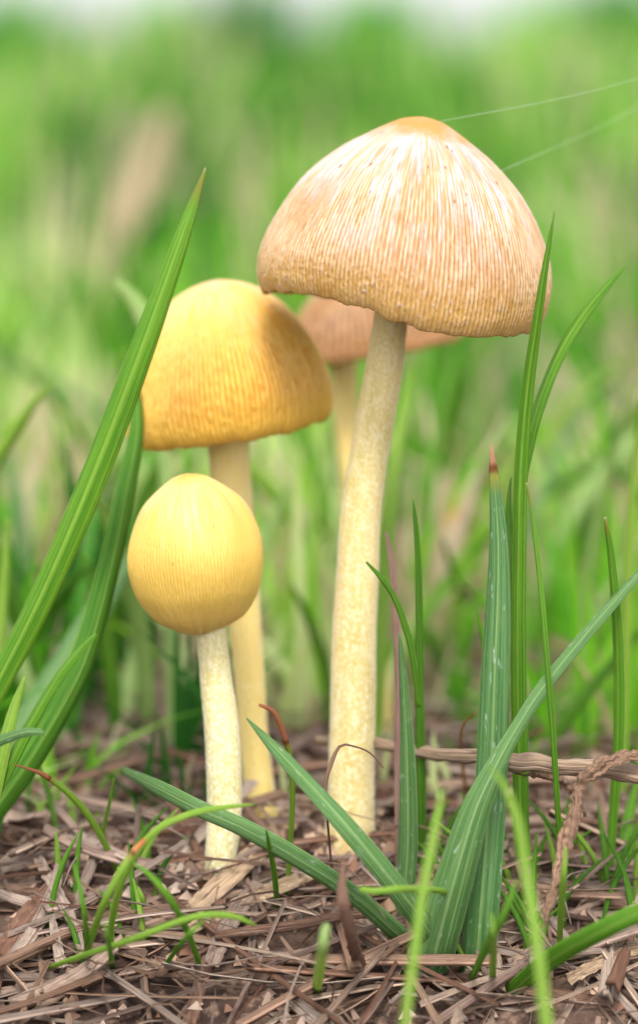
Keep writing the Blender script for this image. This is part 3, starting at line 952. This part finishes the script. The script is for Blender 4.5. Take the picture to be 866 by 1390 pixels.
wire("hair-thin dry tendril looping over the large stem",
     [(452, 1200, 3), (445, 1120, 3.5), (441, 1070, 5), (450, 1035, 6), (462, 1012, 4), (480, 1013, 2.5), (502, 1022, 2.5), (521, 1043, 1.5)], M_DRYLEAF,
     ds=[.372, .374, .377, .379, .380, .380, .381, .382], name="withered_tendril", cat="tendril", group=None)

# the dead twig and the withered leaf wound round it
wire("dead grey-brown twig lying level behind the broad blue-green blade",
     [(430, 1005, 12), (505, 1009, 15), (590, 1024, 18), (660, 1027, 20), (700, 1036, 26), (730, 1036, 25), (760, 1042, 23), (820, 1044, 25), (880, 1053, 27), (960, 1060, 27)], M_TWIG,
     ds=[.412, .404, .394, .386, .3835, .3828, .382, .3815, .381, .380], name="dead_twig", cat="twig", group=None, sink=False, flat=1.0, rough=0.22, segs=20, n=90)
lf = blade(None, [(900, 1012, 14), (866, 1020, 17), (830, 1026, 20), (800, 1043, 22), (783, 1066, 16), (776, 1095, 18), (772, 1130, 23), (767, 1170, 22), (757, 1205, 18), (745, 1235, 12), (738, 1262, 2)], M_DRYLEAF,
           ds=[.381, .379, .3775, .3775, .378, .377, .376, .375, .374, .373, .372], roll=0.2, fold=0.45, twist=1.6, wave=2.6, name="withered_leaf", sink=False, n=130, cols=15, crumple=0.0007)
tag(lf, "withered brown leaf wound over the dead twig and hanging down", "dead leaf")
lf = blade(None, [(700, 1052, 6), (735, 1052, 10), (765, 1060, 13), (785, 1080, 13), (797, 1108, 7)], M_DRYLEAF, ds=[.384, .386, .388, .389, .389], roll=0.3, fold=0.3, twist=1.5, name="withered_leaf", sink=False, n=60, cols=11, crumple=0.0008)
tag(lf, "short shrivelled leaf curling down behind the dead twig", "dead leaf")
wire("jagged red-brown twig standing upright in the straw under the large stem",
     [(492, 1320, 17), (478, 1275, 18), (468, 1235, 15), (464, 1205, 12), (466, 1180, 7), (467, 1165, 4)], M_REDTWIG, d0=.350, d1=.362, name="broken_twig", cat="twig", group=None, rough=0.35, segs=14, n=60, sink=False)
wire("slim red-brown twig lying over the straw beneath the lying blue-green blade",
     [(292, 1270, 12), (340, 1264, 14), (400, 1256, 14), (450, 1246, 13), (500, 1240, 11)], M_REDTWIG, d0=.3585, d1=.362, name="broken_twig", cat="twig", group=None, rough=0.10, sink=False, lie=0.006)
wire("crooked thin twig above the slim red-brown one",
     [(345, 1246, 5), (385, 1234, 7), (405, 1226, 8), (440, 1214, 6), (470, 1203, 4)], M_REDTWIG, d0=.364, d1=.368, name="broken_twig", cat="twig", group=None, rough=0.2, sink=False, lie=0.005)
# straws that can be picked out
for lab, pts, m, da, db, w in [
    ("broad tan straw slanting up past the foot of the small mushroom", [(262, 1235, 24), (330, 1175, 28), (390, 1120, 26), (430, 1085, 20)], M_TAN, .370, .386, .3),
    ("second tan straw lying under the broad one", [(255, 1262, 15), (320, 1230, 18), (400, 1196, 18), (440, 1180, 12)], M_TAN, .364, .372, .2),
    ("upright pale straw splinter left of the dark green shoot", [(341, 1310, 10), (345, 1250, 11), (349, 1175, 9)], M_STRAW, .352, .364, .2),
    ("wide straw slanting from the lower edge to the broad tan one", [(285, 1312, 22), (315, 1250, 24), (350, 1200, 16)], M_STRAW, .353, .365, .2),
    ("pale straw slanting down right at the far left of the litter", [(25, 1120, 12), (60, 1180, 15), (95, 1245, 15), (112, 1290, 12)], M_STRAW, .392, .362, .2),
    ("long mauve straw running level behind the brown-tipped blade", [(-10, 1180, 17), (70, 1160, 20), (150, 1138, 20), (235, 1112, 14)], M_STRAW, .386, .398, .2),
    ("pointed pale straw stub upright near the lower left corner", [(86, 1315, 14), (78, 1280, 14), (72, 1243, 8)], M_STRAW, .352, .357, .2),
    ("thick straw slanting left at the lower left corner", [(0, 1295, 22), (35, 1245, 22), (68, 1205, 18)], M_STRAW, .358, .368, .2),
    ("slanting pinkish straw beside the small mushroom foot", [(285, 1195, 13), (265, 1150, 14), (246, 1110, 10)], M_STRAW, .377, .390, .2),
    ("pink straw lying near the curled dry leaf", [(690, 1310, 14), (740, 1285, 16), (800, 1280, 14)], M_STRAW, .350, .354, .2),
    ("pale straw crossing behind the hanging withered leaf", [(700, 1130, 14), (760, 1155, 15), (840, 1185, 14)], M_STRAW, .392, .380, .2),
    ("bleached straw along the lower right corner", [(770, 1330, 16), (830, 1300, 18), (900, 1278, 14)], M_TAN, .345, .352, .2),
]:
    s = blade(None, pts, m, d0=da, d1=db, roll=w, fold=-0.25, wave=0.5, name="straw", sink=False, n=40, cols=9, crumple=0.0005, lie=0.004)
    tag(s, lab, "straw", "straws lying in the litter")

# gossamer
for lab, a, b, da, db in [("fine spider thread running from the large cap to the right edge", (596, 165), (960, 80), .394, .40),
                          ("second faint spider thread below the first at the right edge", (680, 232), (960, 92), .398, .44)]:
    mid = ((a[0] + b[0]) / 2, (a[1] + b[1]) / 2 + 7)
    g = None
    if "gossamer" not in _mats:
        g = NT("gossamer")
        _mats["gossamer"] = g.leafy((0.85, 0.88, 0.82), 0.3, 0.3, None, None, 0.6)
    wire(lab, [(*a, 0.28), (*mid, 0.22), (*b, 0.24)], _mats["gossamer"], d0=da, d1=db, name="spider_thread", cat="thread", group="spider threads", sink=False, segs=6, n=20, flat=1.0)


# ------------------------------------------------------------------ straw litter
def straw_variant(k):
    rs = np.random.default_rng(100 + k)
    L = rs.uniform(0.012, 0.045)
    W = [rs.uniform(0.0003, 0.0007), rs.uniform(0.0009, 0.0016), rs.uniform(0.002, 0.0027)][(0, 1, 0, 1, 2, 0, 1)[k % 7]]
    n, cols = 5, 3
    t = np.linspace(-0.5, 0.5, n)
    P = np.stack([t * L, rs.normal(0, 0.07) * L * (4 * t * t) + 0 * t, rs.normal(0, 0.03) * L * 4 * t * t], 1)
    u = np.linspace(-1, 1, cols)
    w = W / 2 * (1 - 0.3 * rs.uniform(0, 1) * (t + 0.5))
    arch = rs.uniform(0.6, 1.5)
    tw = rs.normal(0, 0.5) * t
    top = np.zeros((n, cols, 3))
    for i in range(n):
        for j in range(cols):
            y, z = u[j] * w[i], arch * w[i] * (1 - u[j] ** 2)
            top[i, j] = P[i] + np.array([0, y * math.cos(tw[i]) - z * math.sin(tw[i]), y * math.sin(tw[i]) + z * math.cos(tw[i])])
    top[0, :, 0] += rs.uniform(-0.5, 0.5, cols) * W
    top[-1, :, 0] += rs.uniform(-0.8, 0.8, cols) * W
    bot = top.copy()
    bot[..., 2] -= np.array([0.3, 0.5, 0.3])[None] * W
    ring = np.concatenate([top, bot[:, ::-1]], 1)
    ns = 2 * cols
    uu = np.concatenate([(u + 1) / 2, ((u + 1) / 2)[::-1]])
    UV = np.stack(np.broadcast_arrays(uu[None], (t + 0.5)[:, None]), -1).reshape(-1, 2)
    Fc = grid_faces(n, ns, True).tolist() + [tuple(range(ns))[::-1], tuple(range((n - 1) * ns, n * ns))]
    return ring.reshape(-1, 3), Fc, UV, k / 21.0, W, L


NVAR = 21
VAR = [straw_variant(k) for k in range(NVAR)]
SM = [mesh_from("straw", V, Fc, uv=UV, attrs={"rnd": np.full(len(V), r)}, mat=M_STRAW) for V, Fc, UV, r, W, L in VAR]


def straw_pose(x, y, k, hi):
    yaw = random.gauss(0.2, 0.75) if random.random() < 0.55 else random.uniform(0, math.pi)
    L = VAR[k][5]
    dx, dy = math.cos(yaw) * L * 0.4, math.sin(yaw) * L * 0.4
    z1, z2 = float(ground_z(x - dx, y - dy)), float(ground_z(x + dx, y + dy))
    pitch = -math.atan2(z2 - z1, L * 0.8) + random.gauss(0, 0.17)
    z = (z1 + z2) / 2 + random.uniform(0.0002, hi)
    return (x, y, z), (random.gauss(0, 0.5), pitch, yaw)


for i in range(295):
    px, py = random.uniform(-40, 900), 930 + 450 * random.random() ** 0.8
    d = ground_hit(px, py)
    p = at(px, py, d)
    k = random.randrange(NVAR)
    if any(abs(p[0] - q[0]) < 0.006 and -0.012 < p[1] - q[1] < 0.004 for q in (p1, p2, p3)):
        continue
    loc, rot = straw_pose(p[0], p[1], k, 0.0042)
    o = link("straw", SM[k])
    o.location, o.rotation_euler = loc, rot
    f_ = random.uniform(0.6, 1.0)
    o.scale = (random.uniform(0.8, 1.1), f_, f_)
    kind = "hair-thin dry straw fibre" if VAR[k][4] < 0.0009 else "narrow dry straw" if VAR[k][4] < 0.002 else "broad flat dry straw"
    side = "left of the small mushroom" if px < 260 else "below the mushroom stems" if px < 500 else "by the broad blue-green blades" if px < 720 else "below the dead twig at right"
    row = "far in the blurred litter" if py < 1060 else "in the middle of the litter" if py < 1220 else "near the lower edge"
    tag(o, kind + " " + row + " " + side, "straw", "straws lying in the litter")


def euler_mat(rx, ry, rz):
    from mathutils import Euler
    return np.array(Euler((rx, ry, rz)).to_matrix())


VV, FF, UU, RRn = [], [], [], []
nv = 0
for i in range(1900):
    y = 0.30 + 0.45 * random.random()
    x = random.uniform(-1, 1) * (0.05 + 0.16 * y)
    k = random.randrange(NVAR)
    loc, rot = straw_pose(x, y, k, 0.0026)
    V, Fc, UV, r, W, L = VAR[k]
    sc_ = random.uniform(0.5, 1.1) if y < 0.5 else random.uniform(0.8, 1.8)
    VV.append((V * sc_) @ euler_mat(*rot).T + np.array(loc))
    FF += [tuple(a + nv for a in f) for f in Fc]
    UU.append(UV)
    RRn.append(np.full(len(V), random.random()))
    nv += len(V)
for i in range(420):                                # hair-fine curling fibres
    y = 0.335 + 0.15 * random.random()
    x = random.uniform(-1, 1) * (0.02 + 0.13 * y)
    a, L = random.uniform(0, 6.28), random.uniform(0.008, 0.03)
    b = a + random.gauss(0, 0.7)
    z0 = float(ground_z(x, y)) + random.uniform(0.001, 0.005)
    rows = [(x, y, z0, 0.00022), (x + L / 2 * math.cos(a), y + L / 2 * math.sin(a), z0 + random.gauss(0.0012, 0.0012), 0.00028),
            (x + L / 2 * (math.cos(a) + math.cos(b)), y + L / 2 * (math.sin(a) + math.sin(b)), z0 + random.gauss(0, 0.0015), 0.0001)]
    V, Fc, UV = tube_mesh(rows, 4, 7)
    VV.append(V)
    FF += [tuple(q + nv for q in f) for f in Fc]
    UU.append(UV)
    RRn.append(np.full(len(V), random.random()))
    nv += len(V)
o = link("straw_litter", mesh_from("straw_litter", np.concatenate(VV), FF, uv=np.concatenate(UU), attrs={"rnd": np.concatenate(RRn)}, mat=M_STRAW))
o["kind"] = "stuff"
tag(o, "bed of matted dry straw covering the ground around the mushrooms", "straw litter")

# crumbs of soil and chaff
n = 5000
yy = 0.31 + 0.3 * rng.random(n)
xx = (rng.random(n) * 2 - 1) * (0.03 + 0.14 * yy)
for k_, q_ in enumerate((p1, p2, p3, p4)):
    a_, r_ = rng.uniform(0, 6.283, 110), rng.uniform(0.0022, 0.006, 110)
    xx[k_ * 110:(k_ + 1) * 110] = q_[0] + r_ * np.cos(a_)
    yy[k_ * 110:(k_ + 1) * 110] = q_[1] + r_ * np.sin(a_)
s = rng.uniform(0.0003, 0.0011, n)
c = np.stack([xx, yy, ground_z(xx, yy) + s * 0.4 + rng.random(n) * 0.001], 1)
tet = np.array([[1, 0, -0.5], [-0.6, 0.9, -0.4], [-0.6, -0.9, -0.5], [0.1, 0, 0.9], [0.3, 0.5, 0.5]])
V = (c[:, None] + s[:, None, None] * (tet[None] + rng.normal(0, 0.3, (n, 5, 3)))).reshape(-1, 3)
tf = np.array([[0, 2, 1], [0, 1, 4], [0, 4, 3], [0, 3, 2], [1, 2, 3], [1, 3, 4]])
fc = (np.arange(n)[:, None, None] * 5 + tf[None]).reshape(-1, 3)
o = link("litter_crumbs", mesh_from("litter_crumbs", V, fc, uv=np.zeros((len(V), 2)), attrs={"rnd": np.repeat(rng.random(n), 5)}, mat=M_STRAW, smooth=False))
o["kind"] = "stuff"
tag(o, "crumbs of soil and chaff between the straws", "crumbs")

# ------------------------------------------------------------------ blurred grass behind
def lawn_material():
    g = NT("lawn_grass")
    h, hue, dry = g.attr("along"), g.attr("rnd"), g.attr("dry")
    cr = g.node("ShaderNodeValToRGB")
    g.l.new(hue, cr.inputs[0])
    e = cr.color_ramp.elements
    e[0].color = (0.02, 0.11, 0.010, 1)
    e[1].color = (0.52, 0.60, 0.30, 1)
    for p, c in ((0.3, (0.08, 0.30, 0.012)), (0.52, (0.17, 0.46, 0.022)), (0.75, (0.32, 0.57, 0.085))):
        x = e.new(p)
        x.color = (*c, 1)
    c = g.mix(dry, cr.outputs[0], (0.50, 0.40, 0.31))
    return g.leafy(c, 0.5, 0.50, None, g.mix(1.0, c, (1.3, 1.25, 0.7), 'MULTIPLY'), 0.25)


M_LAWN = lawn_material()


def blade_field(xx, yy, hh, ww, lean, segs=4, seed=0):
    """Many tapering, bending ribbons as one array set."""
    rs = np.random.default_rng(seed)
    n = len(xx)
    az = rs.uniform(0, 2 * math.pi, n)
    ld = np.stack([np.cos(az), np.sin(az) * 0.6, np.zeros(n)], 1)
    fa = rs.uniform(-0.7, 0.7, n)
    wd = np.stack([np.cos(fa), np.sin(fa), np.zeros(n)], 1)
    base = np.stack([xx, yy, ground_z(xx, yy) - 0.003], 1)
    V = []
    for i in range(segs + 1):
        t = i / segs
        bend = lean * (0.4 * t + 0.8 * t * t)
        c = base + np.stack([0 * hh, 0 * hh, hh * (t - 0.25 * t * t * np.clip(lean / 0.6, 0, 1.5))], 1) + ld * (hh * bend)[:, None]
        w = ww * (1 - t) ** 0.6 * (0.6 + 0.6 * min(1, t * 3)) * 0.5
        V += [c - wd * w[:, None], c + wd * w[:, None]]
    V = np.stack(V, 1)           # n, 2*(segs+1), 3
    k = 2 * (segs + 1)
    f = np.array([[2 * i, 2 * i + 1, 2 * i + 3, 2 * i + 2] for i in range(segs)])
    fc = (np.arange(n)[:, None, None] * k + f[None]).reshape(-1, 4)
    al = np.tile(np.repeat(np.linspace(0, 1, segs + 1), 2), n)
    return V.reshape(-1, 3), fc, al, k


def tussocks(n, y0, y1, size, hmin, hmax, wpx, per, spread, seed, power=1.0, keep_if=None, hue_shift=0.0):
    """Grass growing in tussocks; size: radius of a tussock as a share of its distance, wpx: blade width share of distance."""
    rs = np.random.default_rng(seed)
    X, Y, Hh, W, HU, DR, LN = [], [], [], [], [], [], []
    for _ in range(n):
        y = y0 * (y1 / y0) ** (rs.random() ** power)
        x = rs.uniform(-1, 1) * (spread[0] + spread[1] * y)
        if keep_if is not None and rs.random() > keep_if(x, y):
            continue
        m = max(4, int(per * rs.uniform(0.5, 1.5)))
        rad = size * y * rs.uniform(0.5, 1.5)
        pa = x / y * F
        patch = float(noise(pa / 150.0 + 7.7, math.log(y) * 4.2, 0, 65)) * 0.65 + float(noise(pa / 60.0, math.log(y) * 9, 0, 66)) * 0.35
        tone = (patch - 0.5) * 2.5 + 0.33 + rs.normal(0, 0.13) + hue_shift * 0.5
        dp = float(noise(pa / 120.0, math.log(y) * 3.6, 0, 67))
        dry = rs.random() < 0.04 + 0.55 * float(sstep(0.62, 0.74, dp))
        h0 = rs.uniform(hmin, hmax)
        X.append(x + rs.normal(0, rad, m)); Y.append(np.maximum(y + rs.normal(0, rad, m), y0 * 0.96))
        Hh.append(h0 * rs.uniform(0.45, 1.1, m)); W.append(np.clip(wpx * y * rs.uniform(0.6, 1.4, m), 0.0012, 0.03))
        HU.append(np.clip(tone + rs.normal(0, 0.07, m), 0, 1))
        DR.append((rs.random(m) < (0.8 if dry else 0.05)) * 1.0)
        LN.append(np.abs(rs.normal(0.05, 0.42, m)))
    xx, yy, hh, ww, hu, dr, ln = map(np.concatenate, (X, Y, Hh, W, HU, DR, LN))
    V, fc, al, k = blade_field(xx, yy, hh, ww, ln, seed=seed + 1)
    return V, fc, al, np.repeat(hu, k), np.repeat(dr, k)


def near_mask(x, y):
    px = CX + x / y * F
    a = float(noise(px / 170.0 + 3.3, math.log(y) * 7, 0, 64))
    left = float(sstep(420, 60, px))
    return float(sstep(0.30, 0.62, a + 0.30 * left + 0.02)) * float(sstep(0.41, 0.53, y + 0.05 * left))


Z = [tussocks(480, 0.425, 0.80, 0.012, 0.022, 0.065, 0.0048, 12, (0.03, 0.16), 201, 0.9, near_mask, 0.30),
     tussocks(230, 0.40, 0.52, 0.010, 0.006, 0.024, 0.0030, 7, (0.02, 0.13), 206, 1.0, lambda x, y: float(sstep(0.40, 0.6, noise((CX + x / y * F) / 130.0, y * 22, 0, 68))), 0.30),
     tussocks(300, 0.72, 1.5, 0.018, 0.03, 0.11, 0.0040, 16, (0.06, 0.17), 202, 1.0, None, 0.10),
     tussocks(240, 1.4, 4.0, 0.030, 0.05, 0.14, 0.0040, 30, (0.1, 0.18), 203, 1.0, None, 0.14),
     tussocks(260, 4.0, 22.0, 0.034, 0.05, 0.19, 0.0034, 32, (0.2, 0.18), 204, 1.0, None, 0.20)]  # far tufts coloured paler to stand in for the sky's glow
off = 0
Vs, Fs, As, Hs, Ds = [], [], [], [], []
for V, fc, al, hu, dr in Z:
    Vs.append(V); Fs.append(fc + off); As.append(al); Hs.append(hu); Ds.append(dr)
    off += len(V)
o = link("grass", mesh_from("grass", np.concatenate(Vs), np.concatenate(Fs), attrs={"along": np.concatenate(As), "rnd": np.concatenate(Hs), "dry": np.concatenate(Ds)}, mat=M_LAWN))
o["kind"] = "stuff"
tag(o, "mass of out-of-focus green grass filling everything behind the mushrooms", "grass")

# blurred blades that can still be told apart
GB = "out-of-focus blades behind the mushrooms"
for lab, pts, m, dd in [
    ("wide blurred dark blade slanting up right between the tallest blade and the right edge", [(765, 870, 30), (790, 760, 38), (825, 640, 34), (860, 540, 14)], M_MID, .52),
    ("blurred pale yellow-green blade left of the small egg-shaped cap's stem", [(165, 1005, 16), (172, 940, 22), (185, 880, 22), (180, 840, 8)], M_PALE, .47),
    ("blurred dark green blade arching behind the stems between the yellow and large ones", [(440, 930, 26), (400, 890, 30), (365, 845, 26), (345, 800, 8)], M_MID, .50),
    ("blurred upright green blade just right of the large stem", [(585, 700, 26), (600, 620, 30), (610, 540, 26), (600, 470, 10)], M_BRIGHT, .62),
    ("blurred thin blade leaning left toward the narrow dark green one", [(650, 880, 10), (630, 820, 12), (612, 770, 10), (600, 730, 4)], M_BRIGHT, .45),
    ("blurred hooked yellowish blade beside the left edge", [(30, 900, 9), (28, 840, 11), (38, 790, 11), (58, 768, 8), (66, 775, 4)], M_LIME, .44),
    ("blurred slanting blade low between the narrow dark blade and the broad blue-green one", [(640, 970, 20), (615, 925, 22), (590, 880, 18), (575, 850, 6)], M_MID, .48),
    ("blurred broad blue-green blade behind the egg-shaped cap", [(236, 925, 10), (200, 840, 26), (165, 755, 26), (140, 690, 8)], M_BLUE, .52),
]:
    r0 = ground_hit(pts[0][0], pts[0][1])
    blade(lab, pts, m, d0=max(r0, dd) if r0 < 1.4 else dd, d1=dd + 0.01, roll=0.2, group=GB, sink=True)
blade("blurred orange-yellow withering blade between the large stem and the brown-pointed blade",
      [(575, 800, 14), (590, 750, 20), (612, 700, 18), (650, 640, 6)], M_ORANGE, d0=.56, d1=.58, group=GB)
blade("blurred bleached dry stalk slanting high on the left above the long blade",
      [(60, 560, 44), (90, 460, 48), (140, 350, 48), (190, 240, 42), (225, 150, 20)], M_TAN, d0=1.05, d1=1.0, group=GB)
rs = np.random.default_rng(5)
for i in range(95):
    y = 0.425 + 0.33 * rs.random()
    x = rs.uniform(-1, 1) * (0.02 + 0.115 * y)
    h = rs.uniform(0.03, 0.075)
    base = np.array([x, y, float(ground_z(x, y))])
    lx, ly = rs.normal(0, 0.35), rs.normal(0, 0.25)
    w = rs.uniform(0.0016, 0.0036)
    rows = [(*(base + np.array([lx * h * t * t, ly * h * t * t, h * t * (1 - 0.15 * t)])), w * f) for t, f in ((0, .8), (.3, 1), (.6, .9), (.85, .55), (1, .05))]
    V, Fc, UV = blade_mesh(rows, rs.uniform(-0.6, 0.6), 0.2, n=12, cols=5)
    o = link("grass_shoot", mesh_from("grass_shoot", V - base, Fc, uv=UV, mat=[M_BRIGHT, M_MID, M_LIME, M_BRIGHT, M_PALE, M_BLUE][i % 6]))
    o.location = base
    px = CX + x / y * F
    side = "beyond the left blades" if px < 180 else "behind the two yellow caps" if px < 400 else "behind the large stem" if px < 640 else "beyond the right-hand blades"
    tag(o, ["bright green", "dark green", "lime green", "fresh green", "pale green", "blue-green"][i % 6] + " blurred blade " + ("close" if y < 0.58 else "farther") + " " + side, "grass", GB)

# taller tussocks far behind, breaking the line where the grass meets the white sky
for lab, px, y, h, tone in [("tall dark tussock in the far blur at the upper left corner", 25, 5.5, 0.27, 0.25), ("far blurred tussock against the sky left of the long blade's tip", 235, 6.5, 0.29, 0.4),
                            ("dark far tussock against the sky above the orange-yellow cap", 335, 5.0, 0.27, 0.1), ("narrow far tussock between two bright gaps above the large cap", 505, 6.0, 0.28, 0.3),
                            ("far tussock right of the brightest gap in the sky", 735, 6.2, 0.26, 0.45), ("tall far tussock in the upper right corner", 840, 5.2, 0.29, 0.2)]:
    r2 = np.random.default_rng(px)
    m = 120
    x0 = (px - CX) / F * y
    xx = x0 + r2.normal(0, 0.045, m)
    yy = y + r2.normal(0, 0.06, m)
    V, fc, al, k = blade_field(xx, yy, h * r2.uniform(0.55, 1.05, m), r2.uniform(0.009, 0.018, m), np.abs(r2.normal(0.05, 0.25, m)), seed=px)
    org = np.array([x0, y, float(ground_z(x0, y))])
    o = link("grass_tussock", mesh_from("grass_tussock", V - org, fc, attrs={"along": al, "rnd": np.repeat(np.clip(tone + r2.normal(0, 0.1, m), 0, 1), k), "dry": np.zeros(m * k)}, mat=M_LAWN))
    o.location = org
    tag(o, lab, "grass", "far tussocks against the sky")
